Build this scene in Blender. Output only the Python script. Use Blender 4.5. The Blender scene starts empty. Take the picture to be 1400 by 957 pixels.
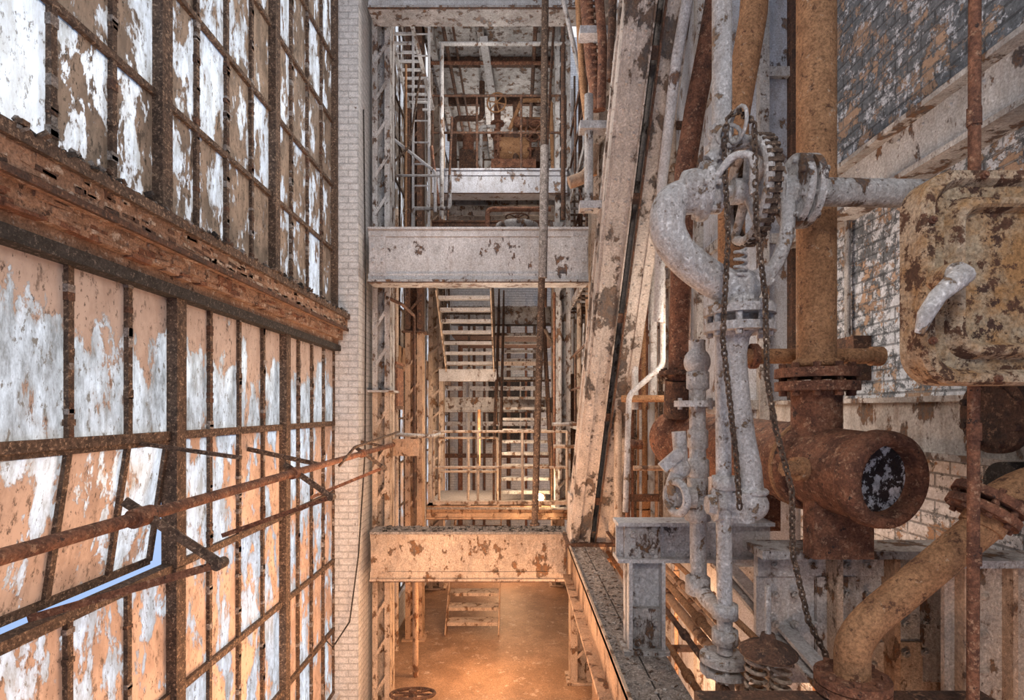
import bpy, math, random
from mathutils import Vector as V, Matrix
random.seed(7)
R=random.random
# ---------------- pixel helper: converts image pixels + estimated depth (metres) to a world position. eye level is datum z=0
F=750.0
def W(u,v,y): return V(((u-705)/F*y, y, (560-v)/F*y))

# ---------------- materials
def ramp(nt,src,a,b):
    n=nt.nodes.new('ShaderNodeMapRange'); n.inputs[1].default_value=a; n.inputs[2].default_value=b
    nt.links.new(src,n.inputs[0]); return n.outputs[0]
def noise(nt,vec,s,d=8,r=.6,dist=0.):
    n=nt.nodes.new('ShaderNodeTexNoise'); n.inputs['Scale'].default_value=s; n.inputs['Detail'].default_value=min(d,9)
    n.inputs['Roughness'].default_value=r; n.inputs['Distortion'].default_value=dist
    nt.links.new(vec,n.inputs['Vector']); return n.outputs[0]
def mapping(nt,vec,sc,loc=(0,0,0)):
    n=nt.nodes.new('ShaderNodeMapping'); n.inputs['Scale'].default_value=sc; n.inputs['Location'].default_value=loc
    nt.links.new(vec,n.inputs[0]); return n.outputs[0]
def mix(nt,f,a,b,mode='MIX'):
    n=nt.nodes.new('ShaderNodeMix'); n.data_type='RGBA'; n.blend_type=mode
    for sock,val in ((n.inputs[0],f),(n.inputs[6],a),(n.inputs[7],b)):
        if isinstance(val,(int,float)): sock.default_value=val
        elif isinstance(val,tuple): sock.default_value=(*val,1)
        else: nt.links.new(val,sock)
    return n.outputs[2]
def mth(nt,op,a,b=0.):
    n=nt.nodes.new('ShaderNodeMath'); n.operation=op
    for i,val in enumerate((a,b)):
        if isinstance(val,(int,float)): n.inputs[i].default_value=val
        else: nt.links.new(val,n.inputs[i])
    return n.outputs[0]
def newmat(name):
    m=bpy.data.materials.new(name); m.use_nodes=True; nt=m.node_tree
    b=nt.nodes['Principled BSDF']; tc=nt.nodes.new('ShaderNodeTexCoord')
    b.inputs['Specular IOR Level'].default_value=.3
    return m,nt,b,tc.outputs['Object']
def addbump(nt,b,h,st,dist=.01):
    n=nt.nodes.new('ShaderNodeBump'); n.inputs['Strength'].default_value=st; n.inputs['Distance'].default_value=dist
    nt.links.new(h,n.inputs['Height']); nt.links.new(n.outputs[0],b.inputs['Normal'])
def peel(name,base,under,rust,s=9,thr=.56,spots=.64,stretch=(1,1,.6),rough=.7,dirt=.6,bump=1.,stain=.35,edge=.008,grime=.55):
    m,nt,b,co=newmat(name)
    v=mapping(nt,co,stretch)
    n1=noise(nt,v,s,12,.68,.15); a=ramp(nt,n1,thr-edge,thr+edge)
    n2=noise(nt,v,s*5,6,.7); c=ramp(nt,n2,spots-.015,spots+.015)
    mk=mth(nt,'MAXIMUM',a,c)
    d=ramp(nt,noise(nt,v,s*.35,7,.7),.4,.6)
    col=mix(nt,d,base,tuple(x*dirt for x in base))
    # brown-grey grime film in cloudy drifts
    gr=ramp(nt,noise(nt,mapping(nt,co,(1,1,.5),(4,7,2)),s*1.3,9,.78),.47,.68)
    col=mix(nt,mth(nt,'MULTIPLY',gr,grime),col,(.30,.24,.20))
    st=ramp(nt,noise(nt,mapping(nt,co,(1,1,.1)),s*2.2,8,.7),.5,.7)
    col=mix(nt,mth(nt,'MULTIPLY',st,stain),col,rust)
    h=ramp(nt,n1,thr-.04,thr-edge); col=mix(nt,mth(nt,'MULTIPLY',h,.45),col,tuple(x*.6 for x in rust))
    un=mix(nt,ramp(nt,noise(nt,v,s*3,6,.7),.42,.58),under,rust)
    fine=ramp(nt,noise(nt,co,75,5,.75),.36,.6)
    col=mix(nt,mk,col,un); col=mix(nt,.5,col,mix(nt,fine,(.22,.19,.17),(1,1,1)),'MULTIPLY')
    nt.links.new(col,b.inputs['Base Color']); b.inputs['Roughness'].default_value=rough
    hh=mth(nt,'ADD',mth(nt,'SUBTRACT',1.,mk),mth(nt,'MULTIPLY',fine,.5))
    addbump(nt,b,hh,bump,.008); return m
def rustm(name,c1,c2,c3,s=8,rough=.85,thr=.58,bump=.9,c4=None,t4=.59,fs=85):
    m,nt,b,co=newmat(name)
    a=ramp(nt,noise(nt,co,s,10,.72,.1),.42,.58)
    col=mix(nt,a,c1,c2)
    k=ramp(nt,noise(nt,co,s*2.8,10,.75),thr-.02,thr+.02); col=mix(nt,k,col,c3)
    if c4:
        k2=ramp(nt,noise(nt,mapping(nt,co,(1,1,1),(5,3,1)),s*1.6,10,.75),t4-.008,t4+.008); col=mix(nt,k2,col,c4)
    f=noise(nt,co,fs,5,.75); col=mix(nt,.7,col,mix(nt,ramp(nt,f,.38,.62),(.25,.23,.22),(1.,1.,1.)),'MULTIPLY')
    nt.links.new(col,b.inputs['Base Color']); b.inputs['Roughness'].default_value=rough
    addbump(nt,b,mth(nt,'ADD',f,noise(nt,co,s*3,8)),bump,.012); return m
def brickm(name,paint,paint2,brick,mortar,thr=.55,s=3,bw=.21,bh=.072,low=None,thr2=.6):
    m,nt,b,co=newmat(name)
    sp=nt.nodes.new('ShaderNodeSeparateXYZ'); nt.links.new(co,sp.inputs[0])
    cb=nt.nodes.new('ShaderNodeCombineXYZ'); nt.links.new(mth(nt,'ADD',sp.outputs[0],sp.outputs[1]),cb.inputs[0]); nt.links.new(sp.outputs[2],cb.inputs[1])
    bt=nt.nodes.new('ShaderNodeTexBrick'); nt.links.new(cb.outputs[0],bt.inputs['Vector'])
    bt.inputs['Scale'].default_value=1; bt.inputs['Brick Width'].default_value=bw; bt.inputs['Row Height'].default_value=bh
    bt.inputs['Mortar Size'].default_value=.007; bt.inputs['Mortar Smooth'].default_value=.3
    bt.inputs['Color1'].default_value=(*brick,1); bt.inputs['Color2'].default_value=(*[x*.7 for x in brick],1); bt.inputs['Mortar'].default_value=(*mortar,1)
    n1=noise(nt,co,s,12,.75,.3); a=ramp(nt,n1,thr-.008,thr+.008)
    n2=noise(nt,mapping(nt,co,(1,1,1),(9,4,2)),s*2,12,.78,.2); c=ramp(nt,n2,thr2-.01,thr2+.01)
    pt=mix(nt,ramp(nt,noise(nt,co,s*5,6,.7),.4,.6),paint,tuple(x*.75 for x in paint))
    if low:
        g=ramp(nt,sp.outputs[2],low[0],low[1]); k=ramp(nt,mth(nt,'ADD',mth(nt,'MULTIPLY',g,.14),noise(nt,co,s*2.2,12,.8)),.555,.575)
        p2=mix(nt,ramp(nt,noise(nt,co,s*6,6,.7),.4,.6),paint2,tuple(x*1.7 for x in paint2)); pt=mix(nt,k,pt,p2)
    else: pt=mix(nt,c,pt,paint2)
    mo=mth(nt,'MULTIPLY',bt.outputs['Fac'],.62 if low else .38); pt=mix(nt,mo,pt,tuple(x*.07 for x in paint) if low else tuple(x*.35 for x in paint))
    col=mix(nt,mth(nt,'MAXIMUM',a,c) if low else a,pt,bt.outputs['Color'])
    if low: # late white flakes over everything
        k3=ramp(nt,noise(nt,mapping(nt,co,(1,1,1),(2,8,5)),s*3,12,.8),.585,.60); col=mix(nt,k3,col,tuple(x*.9 for x in paint))
    f=noise(nt,co,70,5,.75); col=mix(nt,.45,col,mix(nt,ramp(nt,f,.38,.6),(.25,.25,.25),(1.,1.,1.)),'MULTIPLY')
    nt.links.new(col,b.inputs['Base Color']); b.inputs['Roughness'].default_value=.85
    h=mth(nt,'SUBTRACT',mth(nt,'SUBTRACT',1.,mth(nt,'MULTIPLY',bt.outputs['Fac'],.9)),mth(nt,'MULTIPLY',a,.5))
    addbump(nt,b,mth(nt,'ADD',h,mth(nt,'MULTIPLY',f,.4)),1.,.014); return m
def panem(name,paint,paint2,thr,loc,stretch=(1,1,.45),s=6,glow=1.,edge=.01,topz=None,dirtlo=.42,tint=(.92,.96,1.)):
    m,nt,b,co=newmat(name); out=nt.nodes['Material Output']
    v=mapping(nt,co,stretch,loc)
    n1=noise(nt,v,s,12,.68,.2)
    if topz:
        sp=nt.nodes.new('ShaderNodeSeparateXYZ'); nt.links.new(co,sp.inputs[0])
        n1=mth(nt,'ADD',n1,mth(nt,'MULTIPLY',ramp(nt,sp.outputs[2],*topz),.22))
    a=ramp(nt,n1,thr-edge,thr+edge)   # 1 = paint remains
    pc=mix(nt,ramp(nt,noise(nt,v,s*1.5,9,.7),.42,.58),paint,paint2)
    pc=mix(nt,ramp(nt,noise(nt,v,s*4,8,.75),.56,.62),pc,tuple(x*.5 for x in paint2))
    pc=mix(nt,ramp(nt,noise(nt,v,s*9,6,.7),.6,.63),pc,tuple(x*.28 for x in paint2))
    nt.links.new(pc,b.inputs['Base Color']); b.inputs['Roughness'].default_value=.7
    addbump(nt,b,a,.8,.007)
    tr=nt.nodes.new('ShaderNodeBsdfTranslucent')
    gcol=mix(nt,ramp(nt,noise(nt,mapping(nt,co,(1,1,.3),loc),s*2.2,9,.78),.36,.60),tuple(x*glow for x in tint),(dirtlo*glow,dirtlo*glow*.96,dirtlo*glow*.88))
    gcol=mix(nt,mth(nt,'MULTIPLY',ramp(nt,n1,thr-.07,thr),.45),gcol,(.28,.22,.17))
    gcol=mix(nt,ramp(nt,noise(nt,v,s*7,6,.75),.57,.62),gcol,(.16,.13,.10))
    nt.links.new(gcol,tr.inputs[0])
    gl=nt.nodes.new('ShaderNodeBsdfGlossy'); gl.inputs['Roughness'].default_value=.35; gl.inputs['Color'].default_value=(.6,.65,.7,1)
    m1=nt.nodes.new('ShaderNodeMixShader'); m1.inputs[0].default_value=.12; nt.links.new(tr.outputs[0],m1.inputs[1]); nt.links.new(gl.outputs[0],m1.inputs[2])
    tp=nt.nodes.new('ShaderNodeBsdfTranslucent'); nt.links.new(pc,tp.inputs[0])
    m3=nt.nodes.new('ShaderNodeMixShader'); m3.inputs[0].default_value=.16; nt.links.new(b.outputs[0],m3.inputs[1]); nt.links.new(tp.outputs[0],m3.inputs[2])
    m2=nt.nodes.new('ShaderNodeMixShader'); nt.links.new(a,m2.inputs[0]); nt.links.new(m1.outputs[0],m2.inputs[1]); nt.links.new(m3.outputs[0],m2.inputs[2])
    nt.links.new(m2.outputs[0],out.inputs[0]); return m

white=peel('chipped_white_paint',(.80,.78,.78),(.14,.12,.12),(.28,.15,.09),s=7,thr=.62,spots=.675,stain=.22,dirt=.78,grime=.45)
whiteh=peel('flaking_white_paint',(.74,.71,.69),(.15,.12,.11),(.26,.135,.07),s=8,thr=.565,spots=.64,stain=.4,grime=.6)
brace_m=peel('flaking_brace_paint',(.80,.69,.61),(.14,.12,.11),(.22,.15,.11),s=5,thr=.565,spots=.665,stain=.25,stretch=(1,1,.6),dirt=.75,grime=.5)
bluew=peel('bluish_white_paint',(.76,.77,.83),(.26,.23,.22),(.32,.19,.12),s=7,thr=.61,spots=.67,stain=.25,dirt=.8)
pipew=peel('white_pipe_paint',(.80,.76,.74),(.30,.22,.16),(.38,.23,.13),s=12,thr=.605,spots=.65,stain=.35,dirt=.76,bump=1.,stretch=(1,1,1),grime=.7)
tan=peel('warm_lit_salmon_paint',(.72,.47,.31),(.18,.11,.075),(.31,.13,.055),s=8,thr=.58,spots=.655,stain=.4,dirt=.75)  # salmon paint, with some of the warm lamp light put into the colour
tanw=peel('warm_lit_cream_paint',(.80,.62,.48),(.2,.14,.10),(.33,.16,.075),s=8,thr=.58,spots=.655,stain=.4,dirt=.75)  # paler paint, its peach tone partly painted-in lamp light
frame_m=rustm('window_frame_rust',(.19,.125,.088),(.09,.06,.045),(.46,.32,.22),s=18,thr=.57)
rust=rustm('heavy_rust',(.34,.15,.085),(.16,.07,.045),(.50,.29,.18),s=12,thr=.58,c4=(.06,.04,.035),t4=.61)
rusto=rustm('orange_rust_pipe',(.56,.30,.15),(.40,.205,.10),(.19,.09,.05),s=9,thr=.59,c4=(.66,.48,.33),t4=.62)
rustd=rustm('dark_rust',(.18,.09,.056),(.085,.052,.04),(.36,.20,.12),s=12)
hatch_m=rustm('hatch_paint_rust',(.46,.245,.10),(.50,.38,.25),(.13,.06,.033),s=5,thr=.55,c4=(.09,.045,.03),t4=.565)
hatch_p=rustm('hatch_rim_cream',(.60,.46,.32),(.46,.27,.13),(.15,.07,.04),s=6,thr=.55,c4=(.12,.06,.035),t4=.56)
ledge_m=rustm('ledge_rusty_plate',(.54,.33,.22),(.36,.21,.135),(.74,.60,.49),s=7,thr=.58,bump=1.,c4=(.13,.075,.055),t4=.6)
debris=rustm('grey_debris',(.44,.385,.35),(.25,.215,.19),(.66,.60,.55),s=22,thr=.57,bump=1.)
soot_shade=rustm('soot_shade_dark',(.07,.06,.055),(.04,.035,.03),(.24,.2,.17),s=16)
brickw=brickm('white_brick',(.82,.79,.77),(.60,.52,.47),(.44,.28,.2),(.5,.48,.46),thr=.66,s=5,thr2=.61)
brickr=brickm('peeling_brick',(.74,.77,.84),(.12,.13,.145),(.50,.34,.24),(.28,.24,.22),thr=.55,s=4.2,low=(-2.6,.6),thr2=.58,bw=.22,bh=.078)
floor_m=rustm('worn_floor',(.42,.255,.155),(.29,.17,.10),(.55,.40,.30),s=2.5,thr=.6,rough=.5,bump=.3)
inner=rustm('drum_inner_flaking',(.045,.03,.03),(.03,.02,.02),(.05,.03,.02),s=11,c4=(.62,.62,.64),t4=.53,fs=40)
UP=[(.48,6),(.45,7),(.50,6),(.43,8),(.54,5)]
panes_u=[panem('upper_pane_%d'%i,(.31,.225,.16),(.17,.125,.09),t,(i*3.1,i*1.7,i*.9),s=sc,glow=.88,dirtlo=.42) for i,(t,sc) in enumerate(UP)]
wire=panem('wire_glass_pane',(.30,.22,.16),(.15,.105,.075),.70,(3,3,3),s=6,glow=.84,dirtlo=.6)
panes_l=[panem('lower_pane_%d'%i,(.60,.42,.31),(.43,.29,.21),t,(i*2.3+1,i*1.3,i*1.9),s=sc,glow=.88,dirtlo=.36) for i,(t,sc) in enumerate([(.47,5),(.50,6),(.44,7),(.52,5),(.58,5)])]
panes_g=[panem('grimy_pane_%d'%i,(.50,.38,.305),(.41,.30,.235),t,(i*2.3+7,i*1.3,i*1.9),s=5,glow=.72,topz=(1.4,1.78),dirtlo=.30,tint=(.96,.97,.96)) for i,t in enumerate([.59,.56,.62])]

# ---------------- mesh builder
class B:
    def __init__(s,name): s.n=name; s.v=[]; s.f=[]; s.m=[]; s.sm=[]; s.mats=[]
    def mi(s,m):
        if m not in s.mats: s.mats.append(m)
        return s.mats.index(m)
    def add(s,vs,fs,m,smooth=False):
        o=len(s.v); s.v+= [tuple(p) for p in vs]; k=s.mi(m)
        for f in fs: s.f.append(tuple(i+o for i in f)); s.m.append(k); s.sm.append(smooth)
    def box(s,lo,hi,m):
        x0,y0,z0=lo; x1,y1,z1=hi
        s.add([(x0,y0,z0),(x1,y0,z0),(x1,y1,z0),(x0,y1,z0),(x0,y0,z1),(x1,y0,z1),(x1,y1,z1),(x0,y1,z1)],
              [(0,3,2,1),(4,5,6,7),(0,1,5,4),(1,2,6,5),(2,3,7,6),(3,0,4,7)],m)
    def bar(s,p0,p1,w,h,m,side=None,off=(0,0)):
        p0=V(p0);p1=V(p1); a=(p1-p0).normalized()
        sd=V(side) if side is not None else (V((1,0,0)) if abs(a.x)<.8 else V((0,1,0)))
        sd=(sd-a*sd.dot(a)).normalized(); up=a.cross(sd)
        o=sd*off[0]+up*off[1]
        vs=[]
        for p in (p0,p1):
            for i,j in ((-1,-1),(1,-1),(1,1),(-1,1)): vs.append(p+o+sd*(i*w/2)+up*(j*h/2))
        s.add(vs,[(0,3,2,1),(4,5,6,7),(0,1,5,4),(1,2,6,5),(2,3,7,6),(3,0,4,7)],m)
    def tube(s,pts,r,m,seg=14,closed=False,caps=True,smooth=True):
        pts=[V(p) for p in pts]; n=len(pts)
        rs=r if isinstance(r,(list,tuple)) else [r]*n
        tans=[]
        for i in range(n):
            if closed: t=pts[(i+1)%n]-pts[i-1]
            else: t=pts[min(i+1,n-1)]-pts[max(i-1,0)]
            tans.append(t.normalized())
        u=tans[0].orthogonal().normalized(); vs=[]
        for i in range(n):
            t=tans[i]; u=(u-t*u.dot(t)).normalized(); w=t.cross(u)
            for k in range(seg):
                a=2*math.pi*k/seg; vs.append(pts[i]+(u*math.cos(a)+w*math.sin(a))*rs[i])
        fs=[]
        for i in range(n if closed else n-1):
            j=(i+1)%n
            for k in range(seg):
                l=(k+1)%seg; fs.append((i*seg+k,i*seg+l,j*seg+l,j*seg+k))
        s.add(vs,fs,m,smooth)
        if not closed and caps:
            s.add(vs[:seg],[tuple(range(seg))[::-1]],m); s.add(vs[-seg:],[tuple(range(seg))],m)
    def cyl(s,p0,p1,r,m,r1=None,seg=20): s.tube([p0,p1],[r,r if r1 is None else r1],m,seg)
    def pipe(s,pts,r,m,seg=16,bend=None,k=6):
        pts=[V(p) for p in pts]; bend=bend or r*2.2; out=[pts[0]]
        for i in range(1,len(pts)-1):
            a,b,c=pts[i-1],pts[i],pts[i+1]
            d0=min(bend,(a-b).length*.48); d1=min(bend,(c-b).length*.48)
            q0=b+(a-b).normalized()*d0; q1=b+(c-b).normalized()*d1
            for j in range(k+1):
                t=j/k; out.append(q0*(1-t)**2+b*2*t*(1-t)+q1*t*t)
        out.append(pts[-1]); s.tube(out,r,m,seg)
    def lathe(s,c,axis,prof,m,seg=28,smooth=True):
        c=V(c); a=V(axis).normalized(); u=a.orthogonal().normalized(); w=a.cross(u); vs=[]
        for (t,r) in prof:
            for k in range(seg):
                g=2*math.pi*k/seg; vs.append(c+a*t+(u*math.cos(g)+w*math.sin(g))*max(r,.0005))
        fs=[(i*seg+k,i*seg+(k+1)%seg,(i+1)*seg+(k+1)%seg,(i+1)*seg+k) for i in range(len(prof)-1) for k in range(seg)]
        s.add(vs,fs,m,smooth)
    def ring(s,c,axis,Rr,r,m,seg=28,rs=8):
        c=V(c); a=V(axis).normalized(); u=a.orthogonal().normalized(); w=a.cross(u)
        s.tube([c+(u*math.cos(6.28319*i/seg)+w*math.sin(6.28319*i/seg))*Rr for i in range(seg)],r,m,rs,closed=True)
    def flange(s,c,axis,r,t,m,nb=8,bm=None):
        c=V(c); a=V(axis).normalized()
        s.lathe(c-a*t/2,a,[(0,0),(0,r),(t,r),(t,0)],m,28,False)
        u=a.orthogonal().normalized(); w=a.cross(u)
        for k in range(nb):
            g=2*math.pi*(k+.5)/nb; p=c+(u*math.cos(g)+w*math.sin(g))*r*.82
            s.cyl(p-a*(t/2+r*.13),p+a*(t/2+r*.13),r*.1,bm or m,seg=6)
    def bolt(s,p,axis,r,m):
        p=V(p); a=V(axis).normalized(); s.cyl(p,p+a*r*.9,r,m,seg=6); s.cyl(p,p+a*r*1.5,r*.5,m,seg=8)
    def rivet(s,p,axis,r,m): s.lathe(p,axis,[(0,r),(r*.4,r*.85),(r*.7,r*.4),(r*.75,0)],m,seg=8)
    def sphere(s,c,r,m,sc=(1,1,1),seg=14,rg=9):
        vs=[];
        for i in range(rg+1):
            ph=math.pi*i/rg
            for k in range(seg):
                th=2*math.pi*k/seg; vs.append((c[0]+r*sc[0]*math.sin(ph)*math.cos(th),c[1]+r*sc[1]*math.sin(ph)*math.sin(th),c[2]+r*sc[2]*math.cos(ph)))
        s.add(vs,[(i*seg+k,(i+1)*seg+k,(i+1)*seg+(k+1)%seg,i*seg+(k+1)%seg) for i in range(rg) for k in range(seg)],m,True)
    def wheel(s,c,axis,r,m,sp=5,t=None):
        t=t or r*.09; s.ring(c,axis,r,t,m); a=V(axis).normalized(); u=a.orthogonal().normalized(); w=a.cross(u); c=V(c)
        s.cyl(c-a*t*2,c+a*t*2,r*.2,m)
        for k in range(sp):
            g=2*math.pi*k/sp; s.tube([c,c+(u*math.cos(g)+w*math.sin(g))*r],t*.7,m,8)
    def chain(s,pts,m,L=.036,r=.0048):
        pts=[V(p) for p in pts]; seg=[]; tot=0
        for a,b in zip(pts,pts[1:]): seg.append((tot,a,b)); tot+=(b-a).length
        n=int(tot/(L*.72)); 
        for i in range(n):
            d=i*tot/n; 
            for (t0,a,b) in reversed(seg):
                if d>=t0: c=a+(b-a).normalized()*(d-t0); t=(b-a).normalized(); break
            u=t.orthogonal().normalized(); u.rotate(Matrix.Rotation(i*math.pi/2+.5,3,t))
            lp=[]
            for k in range(10):
                g=2*math.pi*k/10; lp.append(c+t*math.cos(g)*L/2+u*math.sin(g)*L*.3)
            s.tube(lp,r,m,5,closed=True)
    def done(s):
        me=bpy.data.meshes.new(s.n); 
        xs=[min(p[i] for p in s.v) for i in range(3)]; xe=[max(p[i] for p in s.v) for i in range(3)]
        c=[(a+b)/2 for a,b in zip(xs,xe)]
        me.from_pydata([(p[0]-c[0],p[1]-c[1],p[2]-c[2]) for p in s.v],[],s.f)
        for m in s.mats: me.materials.append(m)
        me.polygons.foreach_set('material_index',s.m); me.polygons.foreach_set('use_smooth',s.sm); me.update()
        o=bpy.data.objects.new(s.n,me); o.location=c; bpy.context.scene.collection.objects.link(o)
        return o

FZ=-3.6; TOP=7.4
# ================= ROOM SHELL
b=B('floor'); b.box((-2.6,-1.5,FZ-.2),(2.6,17,FZ),floor_m); b.done()
b=B('wall_right'); b.box((2.4,-1.5,FZ),(2.7,4.62,TOP),brickr); b.done()
b=B('wall_back'); b.box((-2.4,16.2,FZ),(2.7,16.5,11),brickw); b.done()
def sash(b,pan,x,ys,zs,thick,mul=.032,fm=frame_m,hs=.03,bars=None,force=None):
    for i,y in enumerate(ys):
        w=.09 if y in thick else mul
        b.box((x-.03,y-w/2,zs[0]),(x+(.06 if y in thick else .024),y+w/2,zs[-1]),fm)
    for z in (bars or zs):
        b.box((x-.028,ys[0],z-hs/2),(x+.028,ys[-1],z+hs/2),fm)
    for y in ys: # putty remnants along the glazing bars
        for _ in range(int((zs[-1]-zs[0])*(14 if y<6.2 else 2))):
            z=zs[0]+(zs[-1]-zs[0])*R(); q=.012+.012*R(); b.box((x+.0,y-q,z),(x+.026,y+q,z+.015+.035*R()),random.choice([fm,debris,rustd]))
    for i in range(len(ys)-1):
        for j in range(len(zs)-1):
            m=random.choice(pan)
            if force and (i,j) in force: m=force[(i,j)]
            e=.006*(R()-.5)
            b.add([(x+e,ys[i],zs[j]),(x-e,ys[i+1],zs[j]),(x-e,ys[i+1],zs[j+1]),(x+e,ys[i],zs[j+1])],[(0,1,2,3)],m)
def rng(a,b_,n): return [a+(b_-a)*i/n for i in range(n+1)]
ysU=rng(.22,1.64,4)[:-1]+rng(1.64,3.06,4)[:-1]+rng(3.06,4.48,4)[:-1]+rng(4.48,5.98,4)
zU=[1.05+.69*i for i in range(10)]
b=B('window_1'); sash(b,panes_u,-2.0,ysU,zU,(.22,1.64,3.06,4.48,5.98),hs=.034,force={(4,0):wire,(5,0):wire,(4,1):wire,(6,0):panes_u[1],(7,0):panes_u[0]}); b.done()
ysL=rng(.19,1.69,4)[:-1]+rng(1.69,3.19,4)[:-1]+rng(3.19,4.69,4)[:-1]+rng(4.69,6.0,4)
pl=panes_l
b=B('window_2')
sash(b,panes_g,-2.0,ysL,[-.15,.68],(.19,1.69,3.19,4.69),hs=.05)
sash(b,pl,-2.002,[y for y in ysL if y>=3.18],[-.91,-.15],(3.19,4.69),hs=.045,bars=[-.91])
sash(b,pl,-2.002,[y for y in ysL if y<=1.7],[-.91,-.15],(.19,1.69),hs=.045,bars=[-.91])
sash(b,pl,-2.004,ysL,[-3.1,-2.4,-1.65,-.915],(.19,1.69,3.19,4.69),hs=.045,bars=[-3.1,-2.4,-1.65])
b.box((-2.04,1.69,-.94),(-1.965,3.19,-.89),frame_m)
b.done()
b=B('window_vent_sash'); ang=math.radians(8.5)
yv=[y for y in ysL if 1.68<y<3.2]; yv[0]+=.05; yv[-1]-=.06
def vp(y,h): return V((-2.0-math.sin(ang)*h,y,-.18-math.cos(ang)*h))
for y in yv: b.bar(vp(y,0),vp(y,.69),.03,.04,frame_m,(0,1,0))
for h in (0,.69): b.bar(vp(yv[0],h),vp(yv[-1],h),.035,.04,frame_m,(1,0,0))
for i in range(4): b.add([vp(yv[i],0),vp(yv[i+1],0),vp(yv[i+1],.69),vp(yv[i],.69)],[(0,1,2,3)],pl[[1,0,2,4][i]])
b.done()
b=B('window_3'); ysF=rng(6.6,8.6,5)[:-1]+rng(8.6,11,6)[:-1]+rng(11,13.4,6)[:-1]+rng(13.4,16.2,7)
sash(b,panes_u,-2.0,ysF,[1.05+.69*i for i in range(10)],(6.6,8.6,11,13.4,16.2)); b.done()
b=B('window_4'); sash(b,panes_l+[panes_u[4]],-2.0,ysF,[-3.1,-2.4,-1.65,-.91,-.15,.68],(6.6,8.6,11,13.4,16.2)); b.done()
b=B('wall_left'); b.box((-2.2,-.5,FZ),(-1.92,16.2,-3.1),brickw); b.box((-2.1,6.6,.68),(-1.9,16.2,1.05),tan)
b.box((-2.2,-1.5,FZ),(-1.92,.15,TOP),brickw); b.done()
b=B('trim_1')
b.box((-2.1,.15,.86),(-1.84,6.0,1.02),ledge_m); b.box((-2.1,.15,.76),(-1.89,6.0,.86),ledge_m); b.box((-2.1,.15,.70),(-1.94,6.0,.76),ledge_m)
b.box((-1.86,.15,.985),(-1.81,6.25,1.04),frame_m); b.box((-2.06,.15,.64),(-1.91,6.0,.70),soot_shade); b.box((-1.845,.15,.855),(-1.825,6.0,.885),rustd)
for i in range(260):
    y=.3+5.6*R(); w=.03+.06*R(); z=.76+.09*R()
    b.bar((-1.91,y,z),(-1.91+.01*R(),y+w*1.6,z+.02*(R()-.5)),.03+.03*R(),.012+.025*R(),random.choice([ledge_m,ledge_m,rust]))
for i in range(220):
    y=.3+5.6*R(); z=.89+.09*R(); b.bar((-1.839,y,z),(-1.839,y+.02+.08*R(),z+.01*(R()-.5)),.004,.008+.02*R(),random.choice([ledge_m,tanw,rustd]),(1,0,0))
b.done()
b=B('paint_flake_debris')
for i in range(1100):
    y=.3+5.6*R(); x=-1.98+.17*R(); z=1.03+.04*R()**2
    d=V((R()-.5,R()-.5,(R()-.5)*.8))*.07; b.bar(V((x,y,z))-d*.5,V((x,y,z))+d*.5,.01+.03*R(),.006+.015*R(),random.choice([soot_shade,debris,soot_shade,frame_m]))
b.done()
b=B('brick_pilaster'); b.box((-2.12,6.0,FZ),(-1.72,6.6,TOP),brickw); b.done()
b=B('brick_pilaster'); b.box((-2.12,10.9,FZ),(-1.85,11.3,TOP),brickw); b.done()

# ================= STEEL FRAME
def column(x0,x1,y,z0,z1,m,name='steel_column',dep=.26):
    b=B(name); cx=(x0+x1)/2; w=x1-x0
    b.box((x0,y,z0),(x0+.02,y+dep,z1),m); b.box((x1-.02,y,z0),(x1,y+dep,z1),m); b.box((x0,y+dep/2-.01,z0),(x1,y+dep/2+.01,z1),m)
    b.box((x0,y-.004,z0),(x0+w*.3,y+.012,z1),m); b.box((x1-w*.3,y-.004,z0),(x1,y+.012,z1),m)
    z=z0+.1
    while z<z1-.05:
        b.rivet((x0+w*.15,y-.004,z),(0,-1,0),.013,m); b.rivet((x1-w*.15,y-.004,z),(0,-1,0),.013,m)
        b.rivet((x1,y+dep*.3,z),(1,0,0),.013,m); z+=.14
    z=z0+.3
    while z<z1-.3:
        b.bar((x0+.03,y-.01,z),(x1-.03,y-.01,z+.22),.035,.008,m,(0,0,1)); z+=.44
    b.box((x0-.05,y-.05,z0),(x1+.05,y+dep+.05,z0+.025),m)
    return b.done()
column(-1.66,-1.46,6.36,FZ,.2,tanw); column(-1.66,-1.46,6.36,.2,TOP,whiteh)  # lower length in the peachy colour, partly standing in for warm light
column(-1.72,-1.46,8.55,FZ,1.2,tan); column(-1.72,-1.46,8.55,1.2,TOP,rustd)
column(-1.75,-1.45,11.0,FZ,TOP,tanw)
column(.72,1.02,7.2,FZ,-1.35,tanw)
column(.62,.86,8.6,-1.56,TOP,whiteh)
column(.74,1.0,11.2,FZ,TOP,tanw)
column(.84,1.12,6.1,-1.34,TOP,tanw)
def girder(name,x0,x1,y,z0,z1,m,dep=.3,top=None,stiff=True):
    b=B(name); t=.025
    b.box((x0,y,z0),(x1,y+dep,z0+t),whiteh if m is white else m); b.box((x0,y,z1-t),(x1,y+dep,z1),top or m); b.box((x0,y+.05,z0+t),(x1,y+.07,z1-t),m)
    b.box((x0,y+.03,z0+t),(x1,y+.05,z0+t+.07),m); b.box((x0,y+.03,z1-t-.07),(x1,y+.05,z1-t),m)
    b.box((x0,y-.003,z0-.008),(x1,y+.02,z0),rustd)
    if stiff:
        for x in (x0+.1,x1-.1):
            b.box((x-.09,y+.035,z0+t),(x+.09,y+.052,z1-t),m)
            for i in range(4):
                for dx in (-.05,.05): b.bolt((x+dx,y+.035,z0+.08+(z1-z0-.16)*i/3),(0,-1,0),.014,m)
    return b.done()
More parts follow.
